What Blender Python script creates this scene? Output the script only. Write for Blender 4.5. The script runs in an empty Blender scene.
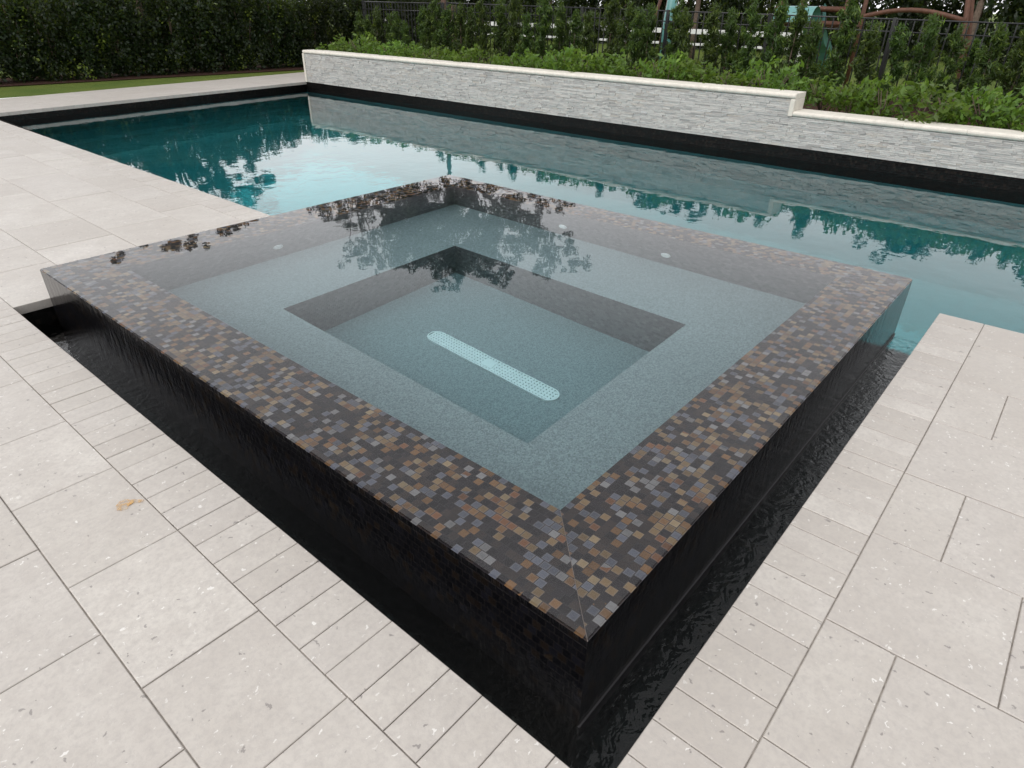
import bpy, bmesh, math, random
import numpy as np
from mathutils import Vector, Matrix
random.seed(7); RNG=np.random.default_rng(7)
scene=bpy.context.scene; COL=scene.collection
R=math.radians

# ------------------------------------------------------------------ helpers
def tag(o,label=None,cat=None,group=None,kind=None):
    if label: o['label']=label
    if cat: o['category']=cat
    if group: o['group']=group
    if kind: o['kind']=kind
    return o
def link(name,me,mat=None,parent=None,loc=None):
    if mat is not None and not me.materials: me.materials.append(mat)
    o=bpy.data.objects.new(name,me); COL.objects.link(o)
    if parent: o.parent=parent
    if loc: o.location=loc
    return o
def empty(name,loc=(0,0,0),rz=0):
    o=bpy.data.objects.new(name,None); COL.objects.link(o); o.location=loc; o.rotation_euler=(0,0,rz); o.empty_display_size=.1
    return o
def copy_tree(o,parent=None):
    c=o.copy(); COL.objects.link(c); c.parent=parent
    for ch in o.children: copy_tree(ch,c)
    return c
def ordinal(i):
    w=['first','second','third','fourth','fifth','sixth','seventh','eighth','ninth','tenth','eleventh','twelfth','thirteenth','fourteenth','fifteenth','sixteenth','seventeenth','eighteenth','nineteenth','twentieth']
    if i<20: return w[i]
    return 'twenty-'+w[i-20] if i<29 else ('thirtieth' if i==29 else 'thirty-'+w[i-30])

class MB:
    """collects polygons with per-face uv and rnd value, then builds one mesh"""
    def __init__(s): s.v=[];s.f=[];s.uv=[];s.rnd=[];s.smooth=[]
    def quad(s,pts,uv=None,rnd=0.,smooth=False):
        n=len(s.v); s.v+= [tuple(p) for p in pts]; s.f.append(tuple(range(n,n+len(pts))))
        s.uv.append(uv or [(0,0)]*len(pts)); s.rnd.append(rnd); s.smooth.append(smooth)
    def box(s,x0,y0,z0,x1,y1,z1,ch=0.,rnd=None,M=None,cap=True):
        r=random.random() if rnd is None else rnd
        M=M or Matrix()
        c=min(ch,(x1-x0)/3,(y1-y0)/3)
        P=lambda x,y,z: tuple(M@Vector((x,y,z)))
        b=[P(x0,y0,z0),P(x1,y0,z0),P(x1,y1,z0),P(x0,y1,z0)]
        m=[P(x0,y0,z1-c),P(x1,y0,z1-c),P(x1,y1,z1-c),P(x0,y1,z1-c)]
        n=len(s.v); s.v+=b+m; F=[(3,2,1,0)]+[(i,(i+1)%4,(i+1)%4+4,i+4) for i in range(4)]
        if c>0:
            s.v+=[P(x0+c,y0+c,z1),P(x1-c,y0+c,z1),P(x1-c,y1-c,z1),P(x0+c,y1-c,z1)]
            F+=[(i+4,(i+1)%4+4,(i+1)%4+8,i+8) for i in range(4)]+[(8,9,10,11)]
        else: F.append((4,5,6,7))
        for f in F:
            s.f.append(tuple(i+n for i in f)); s.uv.append([(0,0)]*4); s.rnd.append(r); s.smooth.append(False)
    def tube(s,pts,rad,seg=8,rnd=0.):
        pts=[Vector(p) for p in pts]; n0=len(s.v)
        if not hasattr(rad,'__len__'): rad=[rad]*len(pts)
        for i,p in enumerate(pts):
            d=(pts[min(i+1,len(pts)-1)]-pts[max(i-1,0)]).normalized()
            a=d.cross(Vector((0,0,1))) if abs(d.z)<.95 else d.cross(Vector((1,0,0)))
            a.normalize(); b=d.cross(a)
            for k in range(seg):
                t=2*math.pi*k/seg; s.v.append(tuple(p+rad[i]*(math.cos(t)*a+math.sin(t)*b)))
        for i in range(len(pts)-1):
            for k in range(seg):
                s.f.append((n0+i*seg+k,n0+i*seg+(k+1)%seg,n0+(i+1)*seg+(k+1)%seg,n0+(i+1)*seg+k)); s.uv.append([(0,0)]*4); s.rnd.append(rnd); s.smooth.append(True)
        for e in (0,len(pts)-1):
            s.f.append(tuple(n0+e*seg+k for k in (range(seg) if e else reversed(range(seg))))); s.uv.append([(0,0)]*seg); s.rnd.append(rnd); s.smooth.append(False)
    def mesh(s,name,mat):
        me=bpy.data.meshes.new(name); me.from_pydata(s.v,[],s.f)
        me.materials.append(mat)
        u=me.uv_layers.new(name='UVMap'); flat=[c for f in s.uv for p in f for c in p]; u.data.foreach_set('uv',flat)
        a=me.attributes.new('rnd','FLOAT','FACE'); a.data.foreach_set('value',s.rnd)
        me.polygons.foreach_set('use_smooth',s.smooth); me.update(); return me
    def build(s,name,mat,parent=None,loc=None): return link(name,s.mesh(name,mat),None,parent,loc)

# ------------------------------------------------------------------ material helpers
class NT:
    def __init__(s,name):
        s.m=bpy.data.materials.new(name); s.m.use_nodes=True; s.t=s.m.node_tree; s.t.nodes.clear()
        s.out=s.t.nodes.new('ShaderNodeOutputMaterial')
    def n(s,typ,ins=None,**kw):
        nd=s.t.nodes.new('ShaderNode'+typ)
        for k,v in kw.items(): setattr(nd,k,v)
        for k,v in (ins or {}).items():
            i=nd.inputs[k]
            if isinstance(v,bpy.types.NodeSocket): s.t.links.new(v,i)
            else: i.default_value=v
        return nd
    def math(s,op,a,b=None,c=None,clamp=False):
        ins={0:a}
        if b is not None: ins[1]=b
        if c is not None: ins[2]=c
        return s.n('Math',ins,operation=op,use_clamp=clamp).outputs[0]
    def mix(s,f,a,b,blend='MIX'):
        nd=s.n('MixRGB',{'Fac':f,'Color1':a,'Color2':b},blend_type=blend); return nd.outputs[0]
    def ramp(s,f,stops,interp='LINEAR'):
        nd=s.n('ValToRGB',{'Fac':f}); cr=nd.color_ramp; cr.interpolation=interp
        while len(cr.elements)<len(stops): cr.elements.new(.5)
        for e,(p,c) in zip(cr.elements,stops):
            e.position=p; e.color=(c if len(c)==4 else (*c,1)) if hasattr(c,'__len__') else (c,c,c,1)
        return nd.outputs[0]
    def obj(s): return s.n('TexCoord').outputs['Object']
    def noise(s,vec,scale,detail=3,rough=.5,out='Fac'):
        return s.n('TexNoise',{'Vector':vec,'Scale':scale,'Detail':detail,'Roughness':rough}).outputs[out]
    def rnd(s): return s.n('Attribute',attribute_name='rnd').outputs['Fac']
    def bump(s,h,dist,strength=1.,normal=None):
        ins={'Height':h,'Distance':dist,'Strength':strength}
        if normal is not None: ins['Normal']=normal
        return s.n('Bump',ins).outputs[0]
    def bsdf(s,color,rough=.5,normal=None,spec=.5,metal=0.,coat=0.):
        ins={'Base Color':color if isinstance(color,bpy.types.NodeSocket) else (*color[:3],1),'Roughness':rough,'Specular IOR Level':spec,'Metallic':metal,'Coat Weight':coat,'Coat Roughness':.05}
        if normal is not None: ins['Normal']=normal
        b=s.n('BsdfPrincipled',ins); return b.outputs[0]
    def done(s,surf,vol=None):
        s.t.links.new(surf,s.out.inputs['Surface'])
        if vol: s.t.links.new(vol,s.out.inputs['Volume'])
        return s.m

def m_stone():
    t=NT('coral_stone_paver'); c=t.obj(); r=t.rnd()
    base=t.ramp(r,[(0,(.485,.448,.405)),(.35,(.555,.520,.475)),(.7,(.525,.49,.452)),(1,(.60,.566,.52))])
    off=t.n('CombineXYZ',{0:t.math('MULTIPLY',r,37.),1:t.math('MULTIPLY',r,91.),2:0.}).outputs[0]
    v=t.n('VectorMath',{0:c,1:off},operation='ADD').outputs[0]
    big=t.noise(v,3.,4,.6)
    base=t.mix(t.ramp(big,[(.3,0.),(.75,.6)]),base,(.42,.38,.345,1))
    med=t.noise(v,22,4,.65); base=t.mix(t.ramp(med,[(.38,.35),(.6,0.)]),base,(.40,.365,.335,1)); base=t.mix(t.ramp(t.noise(c,.55,4,.6),[(.45,0.),(.7,.30)]),base,(.40,.36,.32,1))
    fine=t.noise(v,60,5,.7)
    base=t.mix(t.ramp(fine,[(.35,.45),(.55,0.)]),base,(.38,.35,.33,1))
    # pale shell flecks, stretched at random
    w=t.n('VectorMath',{0:v,1:t.n('VectorMath',{0:t.noise(v,38,3,.6,'Color'),1:(.045,.045,.045)},operation='MULTIPLY').outputs[0]},operation='ADD').outputs[0]
    st=t.n('Mapping',{'Vector':w,'Scale':(50,92,60)}).outputs[0]
    vo=t.n('TexVoronoi',{'Vector':st,'Scale':1.,'Randomness':1.}); 
    cs=t.n('SeparateColor',{0:vo.outputs['Color']})
    thr=t.math('MULTIPLY',t.math('POWER',cs.outputs[0],6.),.36)
    shell=t.math('LESS_THAN',vo.outputs['Distance'],thr)
    base=t.mix(t.math('MULTIPLY',shell,t.math('ADD',.15,t.math('MULTIPLY',cs.outputs[1],.6))),base,(.78,.76,.73,1))
    st2=t.n('Mapping',{'Vector':w,'Scale':(60,38,40)}).outputs[0]
    vo2=t.n('TexVoronoi',{'Vector':st2,'Scale':1.,'Randomness':1.}); cs2=t.n('SeparateColor',{0:vo2.outputs['Color']})
    pit=t.math('LESS_THAN',vo2.outputs['Distance'],t.math('MULTIPLY',t.math('POWER',cs2.outputs[1],9.),.30))
    base=t.mix(t.math('MULTIPLY',pit,.6),base,(.17,.155,.15,1))
    vo3=t.n('TexVoronoi',{'Vector':w,'Scale':9.,'Randomness':1.}); cs3=t.n('SeparateColor',{0:vo3.outputs['Color']})
    pit3=t.math('LESS_THAN',vo3.outputs['Distance'],t.math('MULTIPLY',t.math('POWER',cs3.outputs[1],14.),.035))
    base=t.mix(t.math('MULTIPLY',pit3,.8),base,(.09,.08,.09,1))
    h=t.math('SUBTRACT',fine,t.math('MULTIPLY',pit,.5))
    return t.done(t.bsdf(base,t.ramp(big,[(.2,.36),(.8,.52)]),t.bump(h,.0012),.55))
def m_plain(name,col,rough=.6,spec=.4,ns=20.,var=.25,metal=0.,bd=.001,coat=0.):
    t=NT(name); c=t.obj(); n=t.noise(c,ns,4,.6)
    d=tuple(x*(1-var) for x in col); l=tuple(min(1,x*(1+var)) for x in col)
    return t.done(t.bsdf(t.ramp(n,[(.25,d),(.75,l)]),rough,t.bump(n,bd),spec,metal,coat))
def m_mosaic(name,stops,grout,pitch=.0275,rough=.18,gw=.045,wave=0.,stripe=0.,bs=.6,spec=.5):
    t=NT(name); uv=t.n('UVMap').outputs[0]; s=t.n('SeparateXYZ',{0:uv})
    v=t.math('DIVIDE',s.outputs[1],pitch); row=t.math('FLOOR',v)
    u=t.math('ADD',t.math('DIVIDE',s.outputs[0],pitch),t.math('MULTIPLY',t.math('MODULO',t.math('ABSOLUTE',row),2.),.5)); ci=t.math('FLOOR',u)
    cell=t.n('CombineXYZ',{0:ci,1:row,2:3.3}).outputs[0]
    wn=t.n('TexWhiteNoise',{'Vector':cell},noise_dimensions='3D')
    # chance of a coloured tile drifts over the surface, so colours bunch a little
    drift=t.math('MULTIPLY',t.math('SUBTRACT',t.noise(uv,6.,2,.5),.5),.06)
    val=t.math('ADD',wn.outputs['Value'],drift,clamp=True)
    col=t.ramp(val,stops,'CONSTANT')
    w2=t.n('SeparateColor',{0:wn.outputs['Color']})
    inner=t.noise(t.n('VectorMath',{0:uv,1:wn.outputs['Color']},operation='ADD').outputs[0],90,3,.6)
    br=t.math('ADD',t.math('MULTIPLY',w2.outputs[1],.5),t.math('MULTIPLY',inner,.6)); br=t.math('ADD',br,.42)
    col=t.mix(1.,col,t.n('CombineColor',{0:br,1:br,2:br}).outputs[0],'MULTIPLY')
    fu=t.math('FRACT',u); fv=t.math('FRACT',v)
    eu=t.math('MINIMUM',fu,t.math('SUBTRACT',1.,fu)); ev=t.math('MINIMUM',fv,t.math('SUBTRACT',1.,fv)); e=t.math('MINIMUM',eu,ev)
    g=t.math('LESS_THAN',e,gw)
    edge=t.n('MapRange',{'Value':e,'From Min':gw,'From Max':.2,'To Min':.22,'To Max':0.}).outputs[0]
    col=t.mix(t.math('MULTIPLY',edge,t.math('GREATER_THAN',val,.56)),col,(.30,.28,.27,1)) if stripe==0 else col
    col=t.mix(g,col,(*grout,1))
    h=t.n('MapRange',{'Value':e,'From Min':gw*.5,'From Max':.16}).outputs[0]
    h=t.math('ADD',h,t.math('MULTIPLY',w2.outputs[2],.5))
    nb=t.bump(h,.0012,bs)
    if wave>0:
        nz=t.n('Mapping',{'Vector':t.obj(),'Scale':(14,14,5)}).outputs[0]
        nb=t.bump(t.noise(nz,1.6,3,.6),wave,1.,nb)
    return t.done(t.bsdf(col,rough,nb,spec))
def m_plaster(name,col,speck=.35):
    t=NT(name); c=t.obj(); a=t.noise(c,130,2,.7); b=t.noise(c,1.4,4,.5); v=t.n('TexVoronoi',{'Vector':c,'Scale':170.}).outputs['Color']
    s=t.n('SeparateColor',{0:v}).outputs[0]
    lo=tuple(x*(1-speck) for x in col); hi=tuple(min(1,x*(1+speck)) for x in col)
    base=t.ramp(t.math('ADD',t.math('MULTIPLY',s,.6),t.math('MULTIPLY',a,.4)),[(.15,lo),(.85,hi)])
    base=t.mix(t.ramp(b,[(.3,0.),(.8,.2)]),base,tuple(x*.7 for x in col)+(1,))
    return t.done(t.bsdf(base,.6,t.bump(a,.001),.3))
def m_water(name,absorb,amp_fn):
    t=NT(name); c=t.obj()
    nrm=amp_fn(t,c)
    g=t.n('BsdfGlass',{'Color':(1,1,1,1),'Roughness':0.,'IOR':1.333,'Normal':nrm}).outputs[0]
    dens=max(absorb); col=tuple(1-a/dens for a in absorb)
    vol=t.n('VolumeAbsorption',{'Color':(*col,1),'Density':dens}).outputs[0]
    return t.done(g,vol)
def m_leaf(name,dark,mid,light,trans=.35,rough=.45,pl=.9):
    t=NT(name); r=t.rnd(); oi=t.n('ObjectInfo').outputs['Random']
    col=t.ramp(r,[(0,dark),(.55,mid),(pl,mid),(1,light)])
    hs=t.n('HueSaturation',{'Hue':t.math('ADD',.485,t.math('MULTIPLY',oi,.03)),'Saturation':1.,'Value':t.math('ADD',.8,t.math('MULTIPLY',oi,.4)),'Color':col}).outputs[0]
    b=t.bsdf(hs,rough,None,.4)
    tr=t.n('BsdfTranslucent',{'Color':t.mix(.5,hs,tuple(min(1,x*1.6) for x in light)+(1,))}).outputs[0]
    return t.done(t.n('MixShader',{0:trans,1:b,2:tr}).outputs[0])

STONE=m_stone()
JOINT=m_plain('joint_sand',(.33,.30,.27),.95,.1,40,.4)
TILE_STOPS=[(0,(.015,.012,.014)),(.30,(.030,.022,.020)),(.50,(.145,.078,.034)),(.62,(.165,.110,.055)),(.74,(.085,.092,.118)),(.87,(.165,.165,.17)),(.94,(.14,.060,.026)),(.97,(.22,.165,.095))]
RIM=m_mosaic('iridescent_mosaic_tile',TILE_STOPS,(.024,.021,.023),bs=.25)
WALLT=m_mosaic('wet_black_mosaic_tile',[(0,(.004,.004,.005)),(.72,(.008,.006,.005)),(.90,(.006,.006,.008)),(.985,(.014,.010,.007))],(.010,.009,.009),rough=.12,wave=.003,stripe=1,bs=.15)
INNER=m_mosaic('plum_mosaic_tile',[(0,(.185,.165,.172)),(.5,(.20,.18,.188)),(.8,(.22,.20,.205))],(.18,.16,.168),rough=.4,stripe=1)  # tile colour lightened to stand in for milky haze and sky sheen
BLACKT=m_mosaic('black_waterline_tile',[(0,(.004,.004,.004)),(.6,(.008,.007,.007)),(.85,(.014,.011,.009))],(.005,.005,.005),rough=.3,stripe=1,spec=.12)
BENCHP=m_plaster('aqua_pebble_plaster',(.275,.305,.318))
POOLP=m_plaster('teal_pool_plaster',(.105,.235,.255),.15)
def spa_wave(t,c):
    m=t.n('Mapping',{'Vector':c,'Scale':(1,1,1),'Rotation':(0,0,.7)}).outputs[0]
    n=t.math('ADD',t.noise(m,3.2,2,.5),t.math('MULTIPLY',t.noise(m,14,2,.5),.22)); return t.bump(n,.0006)
def pool_wave(t,c):
    s=t.n('SeparateXYZ',{0:c})
    inx=t.math('LESS_THAN',s.outputs[0],3.1); iny=t.math('LESS_THAN',s.outputs[1],3.75)
    tr=t.math('MULTIPLY',inx,iny)
    a=t.bump(t.math('ADD',t.noise(c,2.6,2,.5),t.math('MULTIPLY',t.noise(c,9,2,.5),.3)),.0016)
    w=t.n('VectorMath',{0:c,1:t.n('VectorMath',{0:t.noise(c,7,2,.5,'Color'),1:(.12,.12,.12)},operation='MULTIPLY').outputs[0]},operation='ADD').outputs[0]
    b=t.bump(t.noise(w,30,2,.5),t.math('MULTIPLY',tr,t.math('ADD',.0022,t.math('MULTIPLY',t.math('LESS_THAN',s.outputs[1],0.),.0022))),1.,a)
    return b
SPAW=m_water('spa_water_clear',(.27,.075,.05),spa_wave)
POOLW=m_water('pool_water_blue',(.55,.10,.085),pool_wave)
CREAM=m_plain('cream_coping_stone',(.66,.62,.55),.6,.35,14,.12)
SOIL=m_plain('mulch',(.055,.030,.022),.95,.1,30,.5,bd=.02)
BLACKM=m_plain('black_aluminium',(.02,.02,.022),.35,.5,10,.1,metal=.0,coat=.2)
WHITEP=m_plain('white_vinyl',(.75,.75,.74),.45,.4,6,.05)
WOOD=m_plain('redwood_stained',(.10,.045,.028),.6,.3,12,.35)
WOODB=m_plain('weathered_brown_wood',(.13,.085,.065),.8,.2,14,.35)
TEALPL=m_plain('teal_plastic',(.10,.26,.25),.35,.5,4,.08)
BARK=m_plain('grey_brown_bark',(.12,.09,.07),.9,.15,16,.45,bd=.01)
GRILLE=m_plain('white_drain_grille',(.90,.91,.91),.4,.5,10,.04)
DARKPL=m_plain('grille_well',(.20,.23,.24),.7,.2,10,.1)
LEAF_H=m_leaf('hedge_leaf',(.004,.009,.003),(.012,.026,.006),(.17,.22,.03),.3,pl=.86)
LEAF_P=m_leaf('podocarpus_leaf',(.010,.021,.005),(.048,.088,.016),(.14,.20,.03),.3)
LEAF_L=m_leaf('low_shrub_leaf',(.014,.034,.006),(.082,.152,.018),(.19,.29,.035),.35,pl=.8)
LEAF_T=m_leaf('tree_leaf',(.008,.018,.005),(.025,.048,.012),(.08,.10,.03),.2)

# ------------------------------------------------------------------ dimensions (metres; origin = near top corner of the spa)
LX,LY=3.12,3.62       # spa size
ZD=-.198              # deck top
ZW=-.335              # pool water
TX,TY=-.166,-.164     # outer edge of the overflow channel
YB=3.70               # channel end / deck start on the far left
PX=1.765              # left pool edge
RX=3.25               # right deck corner
XF=7.652              # raised wall face
CN=Vector((1.90,11.78)); CF=Vector((7.66,12.49))   # far end of the pool

# ------------------------------------------------------------------ paving
pv=MB(); G=.0014
def paver(x0,y0,x1,y1,M=None,g=G):
    dz=random.uniform(-.0012,.0012)
    pv.box(x0+g,y0+g,ZD-.05,x1-g,y1-g,ZD+dz,ch=.002,M=M)
# coping along the left channel (rows across x)
y=TY-.115*24
off=0
yy=YB+.115*1-.0
ys=[yy-.1135*i for i in range(0,60)]
for i,a in enumerate(ys):
    if a-.1135<TY-3.2: break
    if a-.1135< TY-.22 and False: pass
    paver(-.388,a-.1135,TX,a) if a-.1135>TY-.001 else paver(-.388,a-.1135,-.166,a)
# coping along the right channel
x=TX
k=0
xs=[-.166+.1123*i for i in range(0,31)]
xs[-1]=RX
xs=[v for v in xs if v<RX-.05]+[RX]
for a,b in zip(xs[:-1],xs[1:]): paver(a,-.383,b,TY)
# right deck, ashlar rows
def row(x0,x1,joints):
    js=sorted(joints,reverse=True)
    for a,b in zip(js[:-1],js[1:]): paver(x0,b,x1,a,g=.0018)
rows=[(-.166,.189,.52),(.189,.64,.566),(.64,1.10,.795),(1.10,1.515,.582),(1.515,1.98,.86),(1.98,2.43,.593),(2.43,2.91,.78),(2.91,RX,.60)]
for (a,b,j) in rows:
    js=[-.383]; v=-j
    while v>-8: js.append(v); v-=random.choice([.42,.61,.61,.84])
    js.append(-8.2); row(a,b,js)
# left deck columns (run along y)
def colm(x0,x1,ys):
    ys=sorted(ys)
    for a,b in zip(ys[:-1],ys[1:]): paver(x0,a,x1,b,g=.0018)
j1=[.43-.48*i for i in range(1,8)][::-1]+[.43,.833,1.315,1.813,2.27,2.766,3.24,3.815]
colm(-.71,-.388,j1)
j2=[.606-.474*i for i in range(1,8)][::-1]+[.606,1.079,1.555,2.03,2.52,3.0,3.45,3.815]
for k,(a,b) in enumerate([(-1.04,-.71),(-1.52,-1.04),(-2.0,-1.52),(-2.5,-2.0),(-3.0,-2.5),(-3.5,-3.0)]):
    o=[0,.21,.07,.3,.12,.26][k]; colm(a,b,[v+o*(0<i<len(j2)-1) for i,v in enumerate(j2)])
# near strip below the channel corner between both copings
y0=TY
for i,(a,b) in enumerate([(y0-.219,y0)]): pass
# far left deck
coly=[(-.166,.235),(.235,.733),(.733,1.215),(1.215,1.545)]
Y1=13.25
yy=[YB]; 
def seq(s,e,steps):
    o=[s]; i=0
    while o[-1]<e-.3: o.append(o[-1]+steps[i%len(steps)]); i+=1
    o[-1]=e if o[-1]>e-.2 else o[-1]
    if o[-1]<e: o.append(e)
    return o
for i,(a,b) in enumerate(coly):
    st=[.66,.48,.48,.62]
    ys2=seq(YB,Y1,[st[(q+i)%4] for q in range(4)])
    colm(a,b,ys2)
colm(1.545,PX,seq(YB,11.80,[.15]))
colm(1.545,PX,[11.80,12.3,12.8,Y1])
for i,(a,b) in enumerate([(-.388,-.166),(-.71,-.388),(-1.2,-.71),(-1.7,-1.2),(-2.2,-1.7),(-2.7,-2.2),(-3.5,-2.7)]):
    colm(a,b,seq(3.815 ,Y1,[.5,.62,.45]))
# far end of the deck, turned to follow the end of the pool
ang=math.atan2(CF.y-CN.y,CF.x-CN.x); L=(CF-CN).length
M=Matrix.Translation((CN.x,CN.y,0))@Matrix.Rotation(ang,4,'Z')
xx=-.12
while xx<L+.9:
    paver(xx,0,xx+.155,.225,M); xx+=.155
for r_,(a,b) in enumerate([(.225,.70),(.70,1.17),(1.17,1.66)]):
    xx=-.12-.2*r_; 
    if xx<-.12: xx=-.12
    w=.35+.2*r_
    while xx<L+1.2: paver(xx,a,xx+w,b,M); xx+=w; w=.62
pv.build('paved_deck',STONE)
tag(bpy.data.objects['paved_deck'],'pale coral stone paving round the pool and spa','paving',kind='structure')
bd=MB()
for (a,b,c,d) in [(-3.5,-3.6,TX-.012,13.25),(TX-.012,YB+.012,PX-.012,13.25),(TX-.012,-8.2,RX-.012,TY-.012)]:
    bd.box(a,b,ZD-.3,c,d,ZD-.006)
bd.box(-.13,.012,ZD-.3,L+1.2,1.66,ZD-.006,M=M)
bd.build('joint_bed',JOINT); tag(bpy.data.objects['joint_bed'],'dark sandy joints between the pavers','joints',kind='structure')
# extra near paving (lower left corner of the picture)
# ------------------------------------------------------------------ ground
def cells(name,xs,ys,inside,z,mat,move=None,depth=None):
    bm=bmesh.new(); V={}
    def vv(i,j):
        if (i,j) not in V:
            p=(xs[i],ys[j]); 
            if move: p=move(i,j,p)
            V[i,j]=bm.verts.new((p[0],p[1],z))
        return V[i,j]
    F=[]
    for i in range(len(xs)-1):
        for j in range(len(ys)-1):
            if inside((xs[i]+xs[i+1])/2,(ys[j]+ys[j+1])/2): F.append(bm.faces.new((vv(i,j),vv(i+1,j),vv(i+1,j+1),vv(i,j+1))))
    if depth:
        r=bmesh.ops.extrude_face_region(bm,geom=F); vs=[g for g in r['geom'] if isinstance(g,bmesh.types.BMVert)]
        # original stays as the bottom, extruded copy kept at the top
        for v in vs: v.co.z=z
        top=set(vs)
        for v in bm.verts:
            if v not in top: v.co.z=z-depth
        bmesh.ops.recalc_face_normals(bm,faces=bm.faces)
    me=bpy.data.meshes.new(name); bm.to_mesh(me); bm.free(); return link(name,me,mat)
def m_grass():
    t=NT('lawn'); c=t.obj(); n=t.noise(c,1.3,4,.6); f=t.noise(c,55,4,.7)
    base=t.ramp(n,[(.3,(.085,.135,.022)),(.7,(.15,.185,.035))])
    base=t.mix(t.ramp(f,[(.35,.6),(.6,0.)]),base,(.05,.075,.015,1))
    return t.done(t.bsdf(base,.8,t.bump(f,.02),.2))
GRASS=m_grass()
g=cells('ground',[-400,-3.4,PX-.1,8.0,9.9,400],[-400,-8.1,1,13.1,14.0,15.3,400],lambda x,y: not(-3.4<x<8.0 and -8.1<y<14.0),ZD-.045,GRASS)
g.data.materials[0]=GRASS; tag(g,'green lawn','grass',kind='structure')
# lawn strip touching the far paving (fills between the turned paving and the sheet)
# raised planting bed behind the wall
bedm=MB(); bedm.box(XF+.27,-8,ZD-.3,8.9,12.38,.10,ch=.02); bedm.box(8.9,-8,ZD-.3,11.9,12.38,.0,ch=.02); bedm.build('planting_bed',SOIL); tag(bpy.data.objects['planting_bed'],'dark mulch bed behind the white wall','soil',kind='structure')
mu=MB(); 
mu.quad([(1,16.0,ZD-.03),(14,14.75,ZD-.03),(14,17.5,ZD-.03),(1,17.5,ZD-.03)]); mu.build('mulch_strip',SOIL); tag(bpy.data.objects['mulch_strip'],'brown mulch strip under the tall hedge','soil',kind='structure')

# ------------------------------------------------------------------ pool basin, waterline tiles, overflow channel
pb=MB(); e=.004
path=[(RX-e,TY),(RX-e,-8),(XF+e,-8),(CF.x+e,CF.y+.01),(CN.x-.004,CN.y+.004),(PX-e,YB)]
path=[Vector(p) for p in path]
def wall(mb,a,b,z0,z1):
    d=(b-a).length; mb.quad([(a.x,a.y,z0),(b.x,b.y,z0),(b.x,b.y,z1),(a.x,a.y,z1)],[(0,z0),(d,z0),(d,z1),(0,z1)])
seg=[(path[0],path[1]),(path[1],path[2]),(path[2],path[3]),(path[3],path[4]),(path[4],path[5])]
wt=MB()
for a,b in seg:
    d=(b-a).normalized(); nrm=Vector((-d.y,d.x))*0.0
    wall(wt,a,b,-.85,ZD-.048 if a is not path[2] else ZD-.001); wall(pb,a,b,-1.95,-.85)  # tile band deepened below water so its black darkens the reflection zone
pb.quad([(-.3,-8.1,-1.95),(7.8,-8.1,-1.95),(7.8,12.8,-1.95),(-.3,12.8,-1.95)])
# side wall of the pool under the channel lip and under the left deck back of the spa
wall(pb,Vector((LX+.03,TY)),Vector((LX+.03,0)),-1.95,-.60); wall(pb,Vector((LX+.03,TY)),Vector((RX,TY)),-1.95,-.60)
wall(pb,Vector((PX-e,LY)),Vector((PX-e,YB)),-1.95,-.60)
pb.build('pool_basin',POOLP); tag(bpy.data.objects['pool_basin'],'teal plaster shell of the swimming pool','pool',kind='structure')
ch=MB()
def flat(mb,x0,y0,x1,y1,z): mb.quad([(x0,y0,z),(x1,y0,z),(x1,y1,z),(x0,y1,z)],[(x0,y0),(x1,y0),(x1,y1),(x0,y1)])
flat(ch,TX-.01,TY-.01,LX+.03,.0,-.60); flat(ch,TX-.01,.0,.0,YB+.01,-.60); flat(ch,.0,LY,PX,YB+.01,-.60)
A=lambda x,y:Vector((x,y))
wall(ch,A(TX-.008,TY-.008),A(TX-.008,YB+.008),-.60,ZD-.048); wall(ch,A(TX-.008,TY-.008),A(RX,TY-.008),-.60,ZD-.048); wall(ch,A(TX-.008,YB+.008),A(PX,YB+.008),-.60,ZD-.048)
ch.build('overflow_channel',BLACKT); tag(bpy.data.objects['overflow_channel'],'narrow black tiled overflow channel round the spa','channel',kind='structure')
wt.build('waterline_tile',BLACKT); tag(bpy.data.objects['waterline_tile'],'band of black tile at the pool waterline','tile band',kind='structure')
xs=[TX-.012,.003,PX-.008,LX-.003,RX,XF+.012]; ys=[-8.05,TY-.012,.003,LY-.003,YB+.012,CF.y+.02]
def inside(x,y):
    if x<.003 : return TY-.012<y<YB+.012
    if x<PX-.008: return (TY-.012<y<.003) or (LY-.003<y<YB+.012)
    if x<LX-.003: return (TY-.012<y<.003) or y>LY-.003
    if x<RX: return y>TY-.012
    return True
def mv(i,j,p):
    if j==5:
        if i==2: return (CN.x-.01,CN.y+.01)
        if i in(3,4): 
            f=(p[0]-CN.x)/(CF.x-CN.x); return (p[0],CN.y+f*(CF.y-CN.y)+.01)
    return p
w=cells('pool_water',xs,ys,inside,ZW,POOLW,mv,1.5); tag(w,'still blue green pool water mirroring the sky','water',kind='structure')

# ------------------------------------------------------------------ spa
spa=empty('raised_spa',(0,0,0)); tag(spa,'raised square spa with brown and black mosaic tile rim overflowing into a dark channel','hot tub')
B=.322; z0=-.006
IX0,IY0,IX1,IY1=B,B,LX-B+.1,LY-B
IX1=2.86
rim=MB()
O=[(0,0),(LX,0),(LX,LY),(0,LY)]; I=[(IX0,IY0),(IX1,IY0),(IX1,IY1),(IX0,IY1)]
for k in range(4):
    a,b=Vector(O[k]),Vector(O[(k+1)%4]); c,d=Vector(I[(k+1)%4]),Vector(I[k]); t=(b-a).normalized(); n=Vector((-t.y,t.x))
    uv=[((p-a).dot(t)+k*7.3,(p-a).dot(n)+k*2.1+.0005) for p in (a,b,c,d)]
    rim.quad([(p.x,p.y,z0) for p in (a,b,c,d)],uv)
rim.build('mosaic_rim',RIM,spa)
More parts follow.
